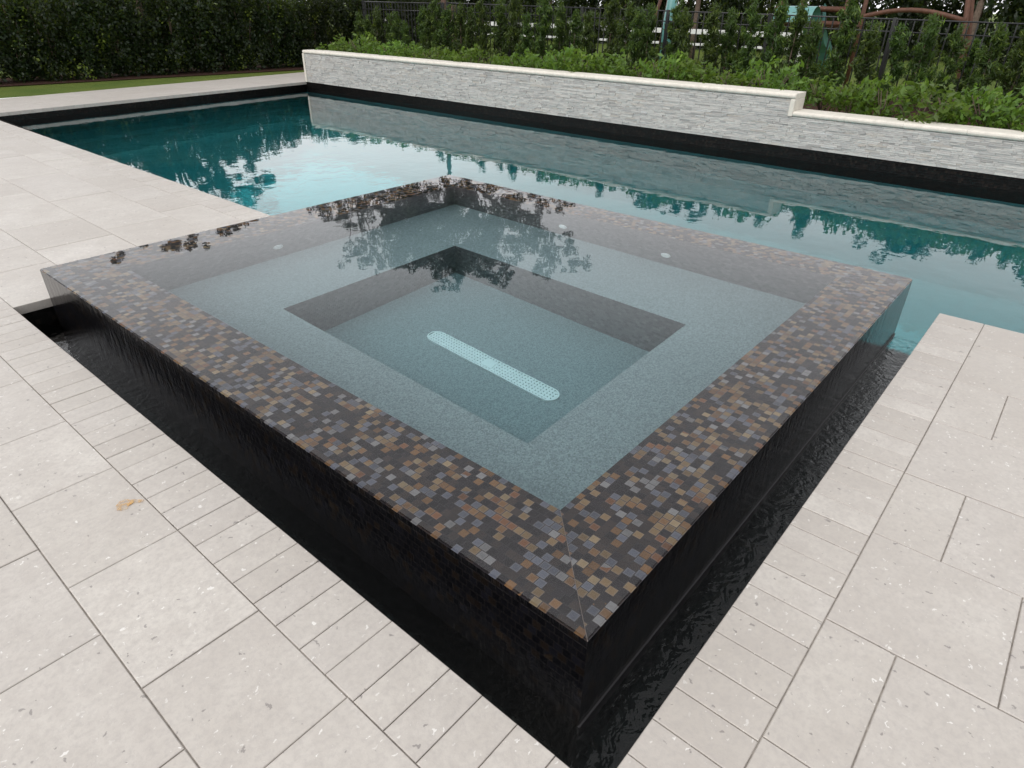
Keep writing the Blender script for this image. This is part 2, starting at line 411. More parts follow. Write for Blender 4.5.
# fine mitre joints where the tiled arms meet at the corners
PG=m_plain('pale_grout',(.15,.125,.11),.7,.2)
for k in range(4):
    mj=MB(); a,c=Vector(O[k]),Vector(I[k]); t=(c-a).normalized(); n=Vector((-t.y,t.x))*.0009
    mj.quad([(*(a-n),z0+.001),(*(c-n),z0+.001),(*(c+n),z0+.001),(*(a+n),z0+.001)]); mj.build('mitre_joint',PG,spa)

ow=MB()
for k in range(4):
    a,b=Vector(O[k]),Vector(O[(k+1)%4]); d=(b-a).length
    ow.quad([(a.x,a.y,-1.96),(b.x,b.y,-1.96),(b.x,b.y,z0),(a.x,a.y,z0)],[(k*9,-1.96),(k*9+d,-1.96),(k*9+d,z0),(k*9,z0)])
ow.build('outer_wall',WALLT,spa)
iw=MB(); ZB=-.52; ZF=-1.0
def ring_wall(mb,pts,za,zb):
    for k in range(4):
        a,b=Vector(pts[k]),Vector(pts[(k+1)%4]); d=(b-a).length
        mb.quad([(b.x,b.y,za),(a.x,a.y,za),(a.x,a.y,zb),(b.x,b.y,zb)],[(k*5+d,za),(k*5,za),(k*5,zb),(k*5+d,zb)])
ring_wall(iw,I,ZB,z0); iw.build('inner_wall',INNER,spa)
Fw=[(.825,.85),(2.18,.85),(2.18,2.62),(.825,2.62)]
be=MB()
for k in range(4): be.quad([(*I[k],ZB),(*I[(k+1)%4],ZB),(*Fw[(k+1)%4],ZB),(*Fw[k],ZB)])
be.build('bench',BENCHP,spa)
fw=MB(); ring_wall(fw,Fw,ZF,ZB); fw.build('footwell_wall',INNER,spa)
fl=MB(); flat(fl,Fw[0][0],Fw[0][1],Fw[2][0],Fw[2][1],ZF); fl.build('footwell_floor',BENCHP,spa)
# waterline ledge along the foot of the wall
lg=MB(); q=.006
lg.box(-q,-q,ZW-.06,LX+.0,-.0005,ZW+.003)
lg.build('base_ledge',m_plain('dark_ledge',(.03,.028,.03),.45,.5),spa)
# channel drain: stadium frame, cross bars, centre cap
dr=MB(); cx,ya,yb,hw=1.480,1.18,2.145,.056
def stadium(r,yo=0):
    P=[]
    for k in range(13): t=math.pi*k/12; P.append((cx+r*math.cos(t),yb-hw+r*math.sin(t)))
    for k in range(13): t=math.pi+math.pi*k/12; P.append((cx+r*math.cos(t),ya+hw+r*math.sin(t)))
    return P
o_=stadium(hw); i_=stadium(hw-.008)
for k in range(len(o_)):
    j=(k+1)%len(o_)
    dr.quad([(*o_[k],ZF+.014),(*o_[j],ZF+.014),(*i_[j],ZF+.014),(*i_[k],ZF+.014)]); dr.quad([(*o_[k],ZF),(*o_[j],ZF),(*o_[j],ZF+.014),(*o_[k],ZF+.014)])
frame=dr.build('channel_drain',GRILLE,spa)
tag(frame,'white slotted drain cover on the spa floor')
ba=MB(); yv=ya+.012
while yv<yb-.012:
    dy=max(0,yv-(yb-hw),(ya+hw)-yv); hwid=math.sqrt(max(0,(hw-.006)**2-dy*dy))
    if hwid>.006: ba.box(cx-hwid,yv,ZF+.004,cx+hwid,yv+.013,ZF+.011)
    yv+=.021
for xo in (-.033,-.011,.011,.033): ba.box(cx+xo-.006,ya+.02,ZF+.005,cx+xo+.006,yb-.02,ZF+.0118)
ba.build('grille_bar',GRILLE,frame)
cp=MB(); cp.box(cx-.036,(ya+yb)/2-.04,ZF+.010,cx+.036,(ya+yb)/2+.035,ZF+.016,ch=.003); cp.build('screw_plate',GRILLE,frame)
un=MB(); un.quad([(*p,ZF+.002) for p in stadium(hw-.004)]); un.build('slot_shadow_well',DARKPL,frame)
def fitting(loc,axis):
    m=MB(); seg=20
    for r0,r1,h0,h1 in [(0,.012,.012,.012),(.012,.02,.012,.004),(.02,.030,.004,.010),(.030,.036,.010,0)]:
        for k in range(seg):
            t0,t1=2*math.pi*k/seg,2*math.pi*(k+1)/seg
            P=[(r0,t0,h0),(r1,t0,h1),(r1,t1,h1),(r0,t1,h0)]
            pts=[]
            for r_,t_,h_ in P:
                a,b=r_*math.cos(t_),r_*math.sin(t_)
                pts.append((-h_,a,b) if axis=='x' else (a,-h_,b))
            if r0==0: pts=pts[:3]
            m.quad(pts,smooth=True)
    return m.build('return_fitting',GRILLE,spa,loc)
fitting((1.238,IY1-.001,-.33),'y'); fitting((IX1-.001,2.20,-.34),'x'); fitting((IX1-.001,1.365,-.36),'x')
sw=MB(); c_=.004
sw.box(c_,c_,-1.02,LX-c_,LY-c_,0.0); so=sw.build('spa_water',SPAW,spa)

# ------------------------------------------------------------------ raised wall of split white stone
rw=empty('retaining_wall',(XF,0,ZD)); tag(rw,'low white stacked stone wall with cream coping that steps down once','wall')
YE,YSTEP=12.44,2.36; ZT1,ZT2=.397,.206; Z=lambda z:z-ZD
def m_ledger():
    t=NT('split_white_quartz'); c=t.obj(); r=t.rnd()
    base=t.ramp(r,[(0,(.37,.355,.335)),(.10,(.46,.45,.43)),(.5,(.54,.525,.495)),(.85,(.60,.585,.55)),(.95,(.48,.44,.39)),(1,(.60,.60,.59))])
    n=t.noise(t.n('Mapping',{'Vector':c,'Scale':(8,8,40)}).outputs[0],1.5,5,.65)
    base=t.mix(t.ramp(n,[(.35,.4),(.6,0.)]),base,(.27,.28,.30,1))
    return t.done(t.bsdf(base,.75,t.bump(t.noise(c,45,5,.7),.006),.3))
LED=m_ledger(); st=MB(); rows_=[]; zc=Z(ZD)+.001
core=MB()
core.box(.03,-8,-.1,.28,YE-.03,Z(ZT2)-.062); core.box(.03,YSTEP+.03,Z(ZT2)-.062,.28,YE-.03,Z(ZT1)-.062); core.build('wall_core',m_plain('grey_render',(.45,.45,.44),.9),rw)
while zc<Z(ZT1)-.064:
    h=random.choice([.015,.019,.023,.028]); h=min(h,Z(ZT1)-.062-zc)
    yv=-8
    while yv<YE-.03:
        l=random.choice([.05,.08,.11,.15,.2]); y2=min(yv+l,YE-.03)
        top=Z(ZT1)-.062 if (yv+y2)/2>YSTEP+.03 else Z(ZT2)-.062
        if yv<YSTEP+.03<y2: y2=YSTEP+.03; top=Z(ZT2)-.062
        if zc<top-.004:
            d=random.uniform(-.010,.003); zz=min(zc+h,top)
            st.box(d,yv+.0008,zc+.0008,.04,y2-.0008,zz-.0008)
        yv=y2
    zc+=h
st.build('split_stone_face',LED,rw)
def bull(pts_fn,n0,n1): pass
cap=MB()
def capseg(p0,p1,z,th=.06,x0=-.025,x1=.31):
    # bullnosed cap running along y from p0 to p1, top at z
    prof=[]; r=th/2
    for k in range(7): t=math.pi/2+math.pi*k/6; prof.append((x0+r+r*math.cos(t),z-r+r*math.sin(t)))
    prof+= [(x1,z-th),(x1,z)]
    yv=p0
    while yv<p1-.001:
        y2=min(yv+.61,p1)
        if p1-y2<.1: y2=p1
        rr=random.random(); a=[(x,yv+.001,zz) for x,zz in prof]; b=[(x,y2-.001,zz) for x,zz in prof]
        n=len(prof)
        for k in range(n): cap.quad([a[k],a[(k+1)%n],b[(k+1)%n],b[k]][::-1],rnd=rr,smooth=k<6)
        cap.quad(a,rnd=rr); cap.quad(b[::-1],rnd=rr)
        yv=y2
capseg(YSTEP,YE+.0,Z(ZT1)); capseg(-8,YSTEP-.004,Z(ZT2))
cap.box(-.022,YSTEP-.001,Z(ZT2)-.055,.305,YSTEP+.052,Z(ZT1)-.0605,ch=.008)
cap.box(-.022,YE-.035,.001,.305,YE+.022,Z(ZT1)-.0605,ch=.008)
cap.build('coping_cap',CREAM,rw)

# ------------------------------------------------------------------ foliage
def leaves(centers,normals_bias,size,aspect,rnd,name,mat,fold=.0,up=None,droop=0.):
    n=len(centers); C=np.asarray(centers,float)
    d=RNG.normal(size=(n,3)); d/=np.linalg.norm(d,axis=1)[:,None]
    if up is not None: d=d*(1-up[1])+np.asarray(up[0])*up[1]; d/=np.linalg.norm(d,axis=1)[:,None]
    q=RNG.normal(size=(n,3)); s=np.cross(d,q); s/=np.linalg.norm(s,axis=1)[:,None]
    L_=size*RNG.uniform(.6,1.25,n)[:,None]; W=L_*aspect
    nr=np.cross(d,s)
    v=np.empty((n,4,3)); v[:,0]=C-d*L_*.5; v[:,1]=C+s*W*.5+nr*W*fold-d*L_*.05; v[:,2]=C+d*L_*.5; v[:,3]=C-s*W*.5+nr*W*fold-d*L_*.05
    me=bpy.data.meshes.new(name); me.vertices.add(4*n); me.vertices.foreach_set('co',v.reshape(-1))
    me.loops.add(4*n); me.loops.foreach_set('vertex_index',np.arange(4*n)); me.polygons.add(n); me.polygons.foreach_set('loop_start',np.arange(n)*4); me.polygons.foreach_set('loop_total',np.full(n,4))
    me.update(calc_edges=True); a=me.attributes.new('rnd','FLOAT','FACE'); a.data.foreach_set('value',np.asarray(rnd,dtype=np.float32))
    me.materials.append(mat); return me
def blob_points(n,cen,rad,shell=.5):
    d=RNG.normal(size=(n,3)); d/=np.linalg.norm(d,axis=1)[:,None]; r=RNG.uniform(shell**3,1,n)**(1/3)
    return np.asarray(cen)+d*r[:,None]*np.asarray(rad)
def clumps(cs,per,size_fac=1.):
    P=[];Rn=[]
    for c,r in cs:
        k=max(8,int(per*(r[0]*r[1]*r[2])**(2/3)/(.2**2))); p=blob_points(k,c,r,.25); P.append(p)
        Rn.append(np.clip(RNG.uniform(0,1,k)*.75+(RNG.uniform(0,.2) if RNG.random()<.9 else .38),0,1))
    return np.vstack(P),np.concatenate(Rn)
def branchy(base,tips,r0,r1,mat,name,parent,mid=None,seg=6):
    m=MB()
    for tp in tips:
        b=Vector(base); tp=Vector(tp); c=(b+tp)/2+Vector((random.uniform(-.1,.1),random.uniform(-.1,.1),.08*(tp-b).length))
        m.tube([b,b.lerp(c,.6),c,c.lerp(tp,.6),tp],[r0,r0*.8,r0*.6,(r0+r1)*.35,r1],seg)
    return m.build(name,mat,parent)

# tall clipped hedge on the left
def hedge_proto(k):
    root=empty('hedge_shrub'); h=random.uniform(1.62,1.78)
    cs=[]
    for i in range(95):
        z=random.uniform(.05,h-.12); a=random.uniform(0,6.28); rr=math.sqrt(random.random())*.42
        s=random.uniform(.10,.2); cs.append(((rr*math.cos(a)*1.05,rr*math.sin(a)*.9,z),(s,s,s*1.2)))
    P,Rn=clumps(cs,95); me=leaves(P,None,.075,.6,Rn,'foliage',LEAF_H,.15,((0,-.3,.8),.35))
    link('foliage',me,None,root)
    m=MB()
    for i in range(4):
        a=random.uniform(0,6.28); m.tube([(0,0,0),(.1*math.cos(a),.1*math.sin(a),.6),(.25*math.cos(a),.25*math.sin(a),h*.8)],[.022,.016,.006],6)
    m.build('stem',BARK,root); return root
HP=[hedge_proto(k) for k in range(3)]
nh=24
for i in range(nh):
    o=HP[i] if i<3 else copy_tree(HP[i%3])
    x=.7+i*.60; y=16.55-.075*(x-3.17)
    o.location=(x,y+random.uniform(-.06,.06),ZD-.03); o.rotation_euler=(0,0,random.uniform(0,6.28)); s=random.uniform(.95,1.06); o.scale=(s,s,s*random.uniform(.95,1.08))
    tag(o,'tall dark green hedge shrub, %s from the left end of the hedge'%ordinal(i),'hedge shrub','tall hedge shrubs behind the far lawn strip')

# low bright shrubs behind the wall
def low_proto(k):
    root=empty('low_shrub'); cs=[]
    for i in range(20):
        a=random.uniform(0,6.28); rr=math.sqrt(random.random())*.30; z=.12+random.random()*.34*(1-.5*(rr/.3)**2)
        s=random.uniform(.07,.12); cs.append(((rr*math.cos(a),rr*math.sin(a),z),(s,s,s*.8)))
    P,Rn=clumps(cs,120); 
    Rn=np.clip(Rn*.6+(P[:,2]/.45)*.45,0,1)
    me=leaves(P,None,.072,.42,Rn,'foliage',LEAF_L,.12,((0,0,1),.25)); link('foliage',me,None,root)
    m=MB()
    for i in range(6):
        a=random.uniform(0,6.28); m.tube([(0,0,0),(.1*math.cos(a),.1*math.sin(a),.18),(.2*math.cos(a),.2*math.sin(a),.34)],[.010,.007,.003],5)
    m.build('stem',BARK,root); return root
LP=[low_proto(k) for k in range(4)]
i=0; y=12.1; lows=[]
while y>-1.6:
    o=LP[i] if i<4 else copy_tree(LP[i%4]); lo=y<2.2
    o.location=(8.30+random.uniform(-.08,.12),y,.10-(.12 if lo else 0)); s=random.uniform(.95,1.35)*(1.15 if lo else 1); o.scale=(s,s,s*random.uniform(.85,1.15)); o.rotation_euler=(0,0,random.uniform(0,6.28))
    tag(o,'low light green leafy shrub, %s from the left behind the wall coping'%ordinal(i),'shrub','low bright shrubs along the back of the wall')
    i+=1; y-=random.uniform(.30,.40)

# upright young podocarpus in front of the fence
def podo_proto(k):
    root=empty('podocarpus_shrub'); h=random.uniform(1.18,1.36); P=[];D=[];Rn=[]
    m=MB(); m.tube([(0,0,0),(.01,.01,h*.5),(0,0,h*.95)],[.012,.009,.003],5)
    for i in range(26):
        z=.12+(h-.25)*i/26+random.uniform(-.03,.03); a=random.uniform(0,6.28); ln=random.uniform(.12,.24)*(1.05-.72*z/h)
        t=Vector((math.cos(a)*ln,math.sin(a)*ln,ln*1.15)); m.tube([(0,0,z),tuple(Vector((0,0,z))+t*.5),tuple(Vector((0,0,z))+t)],[.005,.004,.002],4)
        kk=100; u=RNG.uniform(.15,1.15,kk)
        p=np.array([0,0,z])+u[:,None]*np.array(t)+RNG.normal(scale=.022,size=(kk,3)); P.append(p); Rn.append(np.clip(RNG.uniform(0,.7,kk)+.35*(u>.85)+random.uniform(-.1,.15),0,1))
    kk=150; u=RNG.uniform(0,1,kk); P.append(np.array([0,0,h*.8])+np.c_[RNG.normal(scale=.035,size=(kk,2)),u*h*.24]); Rn.append(RNG.uniform(.3,1,kk))
    P=np.vstack(P); Rn=np.concatenate(Rn)
    me=leaves(P,None,.085,.2,Rn,'foliage',LEAF_P,.1,((0,0,1),.45)); link('foliage',me,None,root); m.build('stem',BARK,root); return root
PP=[podo_proto(k) for k in range(4)]
i=0; y=14.2
while y>-1.9:
    o=PP[i] if i<4 else copy_tree(PP[i%4])
    o.location=(10.55+random.uniform(-.16,.16),y,(.0-.06*(y<3)) if y<12.3 else ZD-.05); s=random.uniform(.9,1.1); o.scale=(s*1.05,s*1.05,s*random.uniform(.92,1.08)); o.rotation_euler=(random.uniform(-.06,.06),random.uniform(-.06,.06),random.uniform(0,6.28))
    tag(o,'slender upright dark green shrub, %s from the left before the black fence'%ordinal(i),'shrub','upright young shrubs along the fence')
    i+=1; y-=random.uniform(.31,.40)

i=0; y=14.0
while y>-2.2:
    if 11.8<y<12.4: y-=.3; continue
    o=copy_tree(PP[(i*3+1)%4])
    o.location=(11.42+random.uniform(-.12,.14),y,(.0-.06*(y<3)) if y<12.3 else ZD-.05); s=random.uniform(.8,1.12); o.scale=(s*1.25,s*1.25,s*random.uniform(.85,1.02)); o.rotation_euler=(random.uniform(-.09,.09),random.uniform(-.09,.09),random.uniform(0,6.28))
    tag(o,'upright dark green shrub, %s from the left beyond the black fence'%ordinal(i),'shrub','upright young shrubs along the fence')
    i+=1; y-=random.uniform(.42,.75)

# ------------------------------------------------------------------ black picket fence in two runs
def fence(ya,yb,za,zb,X,label):
    root=empty('metal_fence',(X,yb,.05)); tag(root,label,'fence','black metal fence behind the planting')
    n=max(1,round((ya-yb)/1.9)); F=lambda y:za+(zb-za)*(ya-y)/(ya-yb)
    m=MB(); yo=yb
    for zr,th in ((0,.012),(-.16,.010),(-1.02,.010)):
        m.tube([(0,ya-yb,F(ya)+zr-.05),(0,0,F(yb)+zr-.05)],th,6)
        m.build('rail',BLACKM,root); m=MB()
    for k in range(n+1):
        y=yb+(ya-yb)*k/n; m=MB(); m.box(-.025,y-yb-.025,-.1,.025,y-yb+.025,F(y)+.02-.05,ch=.004); m.build('post',BLACKM,root)
    y=yb+.06; cnt=0
    while y<ya-.03:
        m=MB(); m.box(-.008,y-yb-.008,.02,.008,y-yb+.008,F(y)-.05-.01); m.build('picket',BLACKM,root); y+=.113
fence(11.6,-1.4,1.262,1.10,11.0,'long black metal picket fence right of the braced tree')
fence(14.6,11.75,1.262,1.25,11.0,'short black metal picket fence left of the braced tree')

# ------------------------------------------------------------------ braced tree whose crown mirrors in the spa
P_=(648.4557,.7014,.5312,.0148,-.2461*3.6,-.1404*3.6,.3555*3.6)
def cam_basis():
    yaw,pit,rol=P_[1:4]; f=Vector((math.cos(pit)*math.cos(yaw),math.cos(pit)*math.sin(yaw),-math.sin(pit))); r=Vector((math.sin(yaw),-math.cos(yaw),0)); u=r.cross(f)
    c,s=math.cos(rol),math.sin(rol); return c*r+s*u,-s*r+c*u,f
CR,CU,CFD=cam_basis(); CAM=Vector(P_[4:7])
tree=empty('braced_tree',(11.4,12.1,.0)); tag(tree,'young spreading tree on a braced trunk behind the black fence','tree')
tb=tree.location
# clumps of the crown, (y, z, radius) seen side on, with a depth offset of their own
CL=[(13.8,4.5,.5),(12.8,3.9,.5),(11.9,4.6,.5),(11.0,4.4,.5),(10.4,4.3,.45),(14.6,4.2,.45),(12.2,3.5,.45),(13.1,3.6,.45),(7.7,3.9,.25),(8.4,4.2,.3),(9.0,3.4,.35),(13.0,4.9,.45),(12.0,4.95,.45),(11.2,3.4,.4),(10.3,3.6,.4),(17.6,4.4,.30),(17.0,4.3,.42),(16.2,4.1,.36),(16.0,4.6,.36),(15.5,4.05,.44),(14.7,3.6,.28),(14.4,4.6,.40),(13.6,3.5,.50),(12.9,3.2,.46),(12.1,3.3,.52),(11.5,2.9,.46),(10.9,3.0,.44),(10.3,3.1,.40),(9.7,2.9,.36),(9.2,2.9,.28),(8.3,2.7,.18),
 (14.2,4.1,.50),(13.4,4.4,.60),(12.5,4.3,.60),(11.7,4.1,.56),(11.0,4.0,.55),(10.2,3.9,.50),(9.4,3.8,.46),(8.7,3.7,.36),(8.0,3.6,.22),
 (16.9,5.95,.26),(16.3,5.9,.26),(15.3,5.5,.36),(15.2,5.95,.2),(14.5,5.0,.42),(15.3,4.9,.32),(13.9,5.1,.42),(12.9,5.3,.42),(12.2,5.2,.46),(11.9,5.55,.26),(10.7,4.6,.36),(10.1,4.75,.3),(9.6,4.55,.2),(13.2,4.8,.45),(12.2,4.7,.45),(11.3,4.5,.45),(12.6,3.75,.45),(13.4,3.95,.45),(11.6,3.6,.45),(10.8,3.5,.4),(14.4,3.9,.4),(10.0,3.4,.4),(12.7,4.85,.4)]
cs=[];tips=[]
for (yy_,zz_,r_) in CL:
    xo=random.uniform(-.7,.9); c=Vector((11.0+xo-tb.x,yy_-tb.y+xo*.35,zz_+.12*xo-tb.z)); tips.append(c)
    for q_ in range(13): 
        o2=Vector((random.gauss(0,.55),random.gauss(0,.62),random.gauss(0,.46)))*r_*1.15; s=r_*random.uniform(.25,.5); cs.append((tuple(c+o2),(s,s,s*.8)))
P,Rn=clumps(cs,170); me=leaves(P,None,.075,.5,Rn,'crown',LEAF_T,.12,((0,0,1),.1)); link('crown',me,None,tree)
m=MB(); m.tube([(0,0,-.1),(.02,.02,.7),(.0,.05,1.5),(.06,.1,2.1)],[.085,.07,.06,.055],10); m.build('trunk',WOODB,tree)
m=MB(); hub=Vector((.06,.1,2.05))
mains=[Vector((.4,.9,2.7)),Vector((.6,2.4,3.3)),Vector((.5,-.2,2.9)),Vector((.7,.6,3.6)),Vector((.2,4.6,3.9))]
for a,b in ((hub,mains[0]),(mains[0],mains[1]),(hub,mains[2]),(mains[0],mains[3]),(mains[1],mains[4])): m.tube([a,a.lerp(b,.5)+Vector((0,0,.06)),b],[.045,.036,.028],7)
for tp in tips:
    b=min(mains,key=lambda q:(q-tp).length); c=b.lerp(tp,.5)+Vector((0,0,-.1)); m.tube([b,c,tp],[.020,.013,.005],5)
m.build('limb',BARK,tree)
for dx,dy in ((-.1,-.95),(.8,.5),(-.2,.9)):
    m=MB(); m.tube([(0,0,1.1),(dx,dy,.0)],.022,6); m.build('brace',WOODB,tree)
m=MB(); m.box(.09,-.20,-.1,.17,-.12,1.22,ch=.005); m.build('stake',WOODB,tree)

def tree_make(name,loc,cl,trunk_h,label,leaf=.1,dens=22,xr=.8,mat=LEAF_T,group=None,lean=0.):
    root=empty(name,loc); tag(root,label,'tree',group); L0=Vector(loc); cs=[];tips=[]
    for (x_,y_,z_,r_) in cl:
        c=Vector((x_,y_,z_))-L0; tips.append(c)
        for q_ in range(7): o2=Vector((random.gauss(0,.5),random.gauss(0,.5),random.gauss(0,.42)))*r_; s=r_*random.uniform(.25,.5); cs.append((tuple(c+o2),(s,s,s*.8)))
    P,Rn=clumps(cs,dens); me=leaves(P,None,leaf,.5,Rn,'crown',mat,.12,((0,0,1),.1)); link('crown',me,None,root)
    m=MB(); top=Vector((0,0,trunk_h)); m.tube([(0,0,-.1),(.03,.02,trunk_h*.5),tuple(top)],[.11,.085,.06],9)
    for tp in tips: m.tube([top*.9,top.lerp(tp,.5)+Vector((0,0,.08)),tp],[.035,.022,.007],5)
    m.build('trunk',BARK,root); return root
# tree behind the hedge, top left (seen mirrored in the pool)
cl=[]
for (x_,z_,r_) in [(6.2,1.9,.45),(7.1,2.2,.45),(8.0,2.7,.45),(8.7,3.0,.42),(9.3,2.7,.38),(9.4,2.1,.26),(7.5,3.1,.5),(6.5,2.9,.55),(5.7,2.6,.55),(8.3,3.6,.5),(7.4,4.0,.5),(6.6,4.0,.55),(6.0,3.6,.5),(5.4,3.3,.5),(5.3,4.4,.3),(6.3,4.7,.35),(6.9,4.75,.3),(7.9,4.35,.35),(8.7,4.2,.25),(4.7,4.3,.4),(5.1,3.9,.45),(8.2,4.3,.4),(9.1,4.15,.35),(7.9,2.1,.5),(8.5,2.3,.5),(7.2,1.9,.5),(6.6,2.3,.5),(9.0,3.3,.45),(7.6,2.7,.5),(8.9,1.9,.4),(5.0,2.6,.5),(5.4,2.0,.5),(7.0,3.4,.5)]:
    cl.append((x_,18.2+random.uniform(-.6,.6),z_,r_))
tree_make('spreading_tree',(7.2,18.6,ZD),cl,2.2,'bushy tree standing behind the tall left hedge',.12,150)
# dense round tree and others beyond the fence
def roundcl(cx_,cy_,cz_,rx,ry,rz,n,r_):
    out=[]
    for k in range(n):
        d=Vector((random.gauss(0,1),random.gauss(0,1),random.gauss(0,1))).normalized()*random.uniform(.45,1); out.append((cx_+d.x*rx,cy_+d.y*ry,cz_+d.z*rz,r_*random.uniform(.7,1.2)))
    return out
tree_make('round_tree',(20,10.0,ZD),roundcl(20,10.0,3.1,1.3,1.35,1.1,34,.5),1.9,'dense round tree beyond the white fence',.15,60,group='trees beyond the fence')
tree_make('leafy_tree',(19.5,2.6,ZD),roundcl(19.5,2.4,2.9,1.2,1.5,.9,22,.5),1.8,'leafy tree at the far right beyond the play set',.14,40,group='trees beyond the fence')
tree_make('leafy_tree',(20.5,-.9,ZD),roundcl(20.5,-.9,3.2,1.4,1.7,1.1,30,.5),1.8,'rightmost leafy tree beyond the black fence',.14,45,group='trees beyond the fence')
# distant screening shrubs
def far_proto(k):
    root=empty('screening_shrub'); cs=[]
    for i in range(85):
        z=random.uniform(.1,3.3); a=random.uniform(0,6.28); rr=math.sqrt(random.random())*1.5; s=random.uniform(.3,.5); cs.append(((rr*math.cos(a),rr*math.sin(a),z),(s,s,s)))
    P,Rn=clumps(cs,26); link('foliage',leaves(P,None,.16,.5,Rn*.9,'foliage',LEAF_H,.12,((0,0,1),.1)),None,root)
    m=MB(); m.tube([(0,0,0),(.05,0,1),(0,0,2.2)],[.08,.06,.03],6); m.build('stem',BARK,root); return root
FP=[far_proto(k) for k in range(2)]
for i in range(28):
    o=FP[i] if i<2 else copy_tree(FP[i%2])
    y=33-i*1.72; o.location=(27.5+random.uniform(-.6,.6),y,ZD-.03); o.rotation_euler=(0,0,random.uniform(0,6.28)); s=random.uniform(.95,1.15); o.scale=(s,s,s*1.25)
    if i>=21: o.location=(1.5+(i-21)*2.3,23.5+random.uniform(-.5,.5),ZD-.03); o.scale=(s,s,s*.72)
    tag(o,'far dark screening shrub, %s'%(ordinal(i)+' from the left beyond the white fence' if i<21 else ordinal(i-21)+' from the left behind the tall hedge'),'shrub','dark screening shrubs far behind the garden')

# ------------------------------------------------------------------ white fence far behind
wf=empty('white_fence',(18,6,ZD)); tag(wf,'white board fence on the lawn behind the black fence','fence')
yv=0.
k=0
while yv<=17.5:
    m=MB(); m.box(-.06,yv-.06,-.05,.06,yv+.06,1.02,ch=.01); m.build('post',WHITEP,wf); yv+=2.43
for z_,h_ in ((.80,.12),(.52,.06)):
    m=MB(); m.box(-.082,0,z_,-.062,17.1,z_+h_,ch=.003); m.build('board',WHITEP,wf)

# ------------------------------------------------------------------ play set
ps=empty('play_set',(14.6,5.4,ZD)); tag(ps,'reddish wooden play set with curved teal slide beyond the black fence','play set')
def beam(a,b,w,name='beam',mat=WOOD): 
    m=MB(); m.tube([a,b],w,4); return m.build(name,mat,ps)
def post(x,y,h,lx=0,ly=0): beam((x,y,-.05),(x+lx,y+ly,h),.045,'post')
for (x,y) in ((0,0),(1.2,0),(0,-1.3),(1.2,-1.3)): post(x,y,2.3)
for (x,y,lx,ly) in ((.2,-3.6,.35,.45),(1.1,-3.6,-.35,.45),(.2,3.4,.35,-.4),(1.1,3.4,-.35,-.4)): post(x,y,2.15,lx,ly)
beam((.6,-3.2,2.1),(.6,-1.2,2.1),.07); beam((.6,3.0,2.1),(.6,0,2.1),.07); 
beam((0,0,1.2),(0,-1.3,1.2),.05); beam((0,-1.4,1.45),(0,0.1,1.45),.05)
m=MB(); 
for k in range(8): m.box(.0,-1.3+k*.165,1.14,1.2,-1.3+k*.165+.15,1.17,ch=.003)
m.build('deck_board',WOOD,ps)
m=MB(); ar=[(.0,-1.5-1.9*k/10,1.30+.16*math.sin(math.pi*k/10)) for k in range(11)]; m.tube(ar,.045,6); m.build('arched_beam',WOOD,ps)
# slide: curved trough
m=MB(); 
pts=[(-.1-.05*k,.55+.03*k,1.42+.10*math.sin(k/10*math.pi)-1.35*max(0,(k-3)/12)**1.1) for k in range(14)]
pts=[(.2+.13*k,-.55,1.28+(.12 if k<2 else 0)-1.25*(k/14)**1.0+.05*math.sin(k)) for k in range(15)]
def trough(mb,pts,w,lip):
    for a,b in zip(pts[:-1],pts[1:]):
        sec=[(-w,lip),(-w*.85,0.02),(0,-.03),(w*.85,0.02),(w,lip)]
        for q in range(4):
            mb.quad([(a[0],a[1]+sec[q][0],a[2]+sec[q][1]),(b[0],b[1]+sec[q][0],b[2]+sec[q][1]),(b[0],b[1]+sec[q+1][0],b[2]+sec[q+1][1]),(a[0],a[1]+sec[q+1][0],a[2]+sec[q+1][1])],smooth=True)
trough(m,pts,.25,.16); m.build('slide',TEALPL,ps)
m=MB(); m.tube([(-.15,2.5,-.05),(-.15,2.5,1.0),(-.12,2.45,1.8)],[.13,.13,.11],10); m.build('teal_tube',TEALPL,ps)
m=MB()
for k in range(11):
    t=math.pi*k/10; m.v+=[]; 
hood=[(-.3-.28*math.cos(t_),-.1,1.22+.28*math.sin(t_)) for t_ in [math.pi*k/10 for k in range(11)]]
for a,b in zip(hood[:-1],hood[1:]): m.quad([a,b,(b[0],b[1]-.75,b[2]),(a[0],a[1]-.75,a[2])],smooth=True)
m.build('slide_hood',TEALPL,ps)

# ------------------------------------------------------------------ orange stain on the paver
sm=MB(); c0=Vector((-.440,1.570)); 
def m_stain():
    t=NT('orange_smear'); c=t.obj(); n=t.noise(c,70,4,.6); return t.done(t.n('MixShader',{0:t.ramp(t.noise(c,55,3,.6),[(.42,.12),(.62,.85)]),1:t.n('BsdfTransparent').outputs[0],2:t.bsdf(t.ramp(n,[(.3,(.60,.30,.06)),(.7,(.58,.40,.18))]),.6)}).outputs[0])
out=[(-.025,-.032),(-.032,-.008),(-.024,.012),(-.006,.020),(.010,.010),(.024,.008),(.050,-.002),(.058,-.010),(.046,-.014),(.022,-.008),(.010,-.016),(.006,-.034),(-.010,-.038)]
R2=Matrix.Rotation(R(-30),2); pts=[c0+R2@Vector(p) for p in out]
sm.quad([(p.x,p.y,ZD+.0040) for p in pts]); 
for a,b in zip(pts,pts[1:]+pts[:1]): sm.quad([(a.x,a.y,ZD+.002),(b.x,b.y,ZD+.002),(b.x,b.y,ZD+.004),(a.x,a.y,ZD+.004)])
so=sm.build('paint_smear',m_stain()); tag(so,'small orange smear on a paver left of the spa','stain')

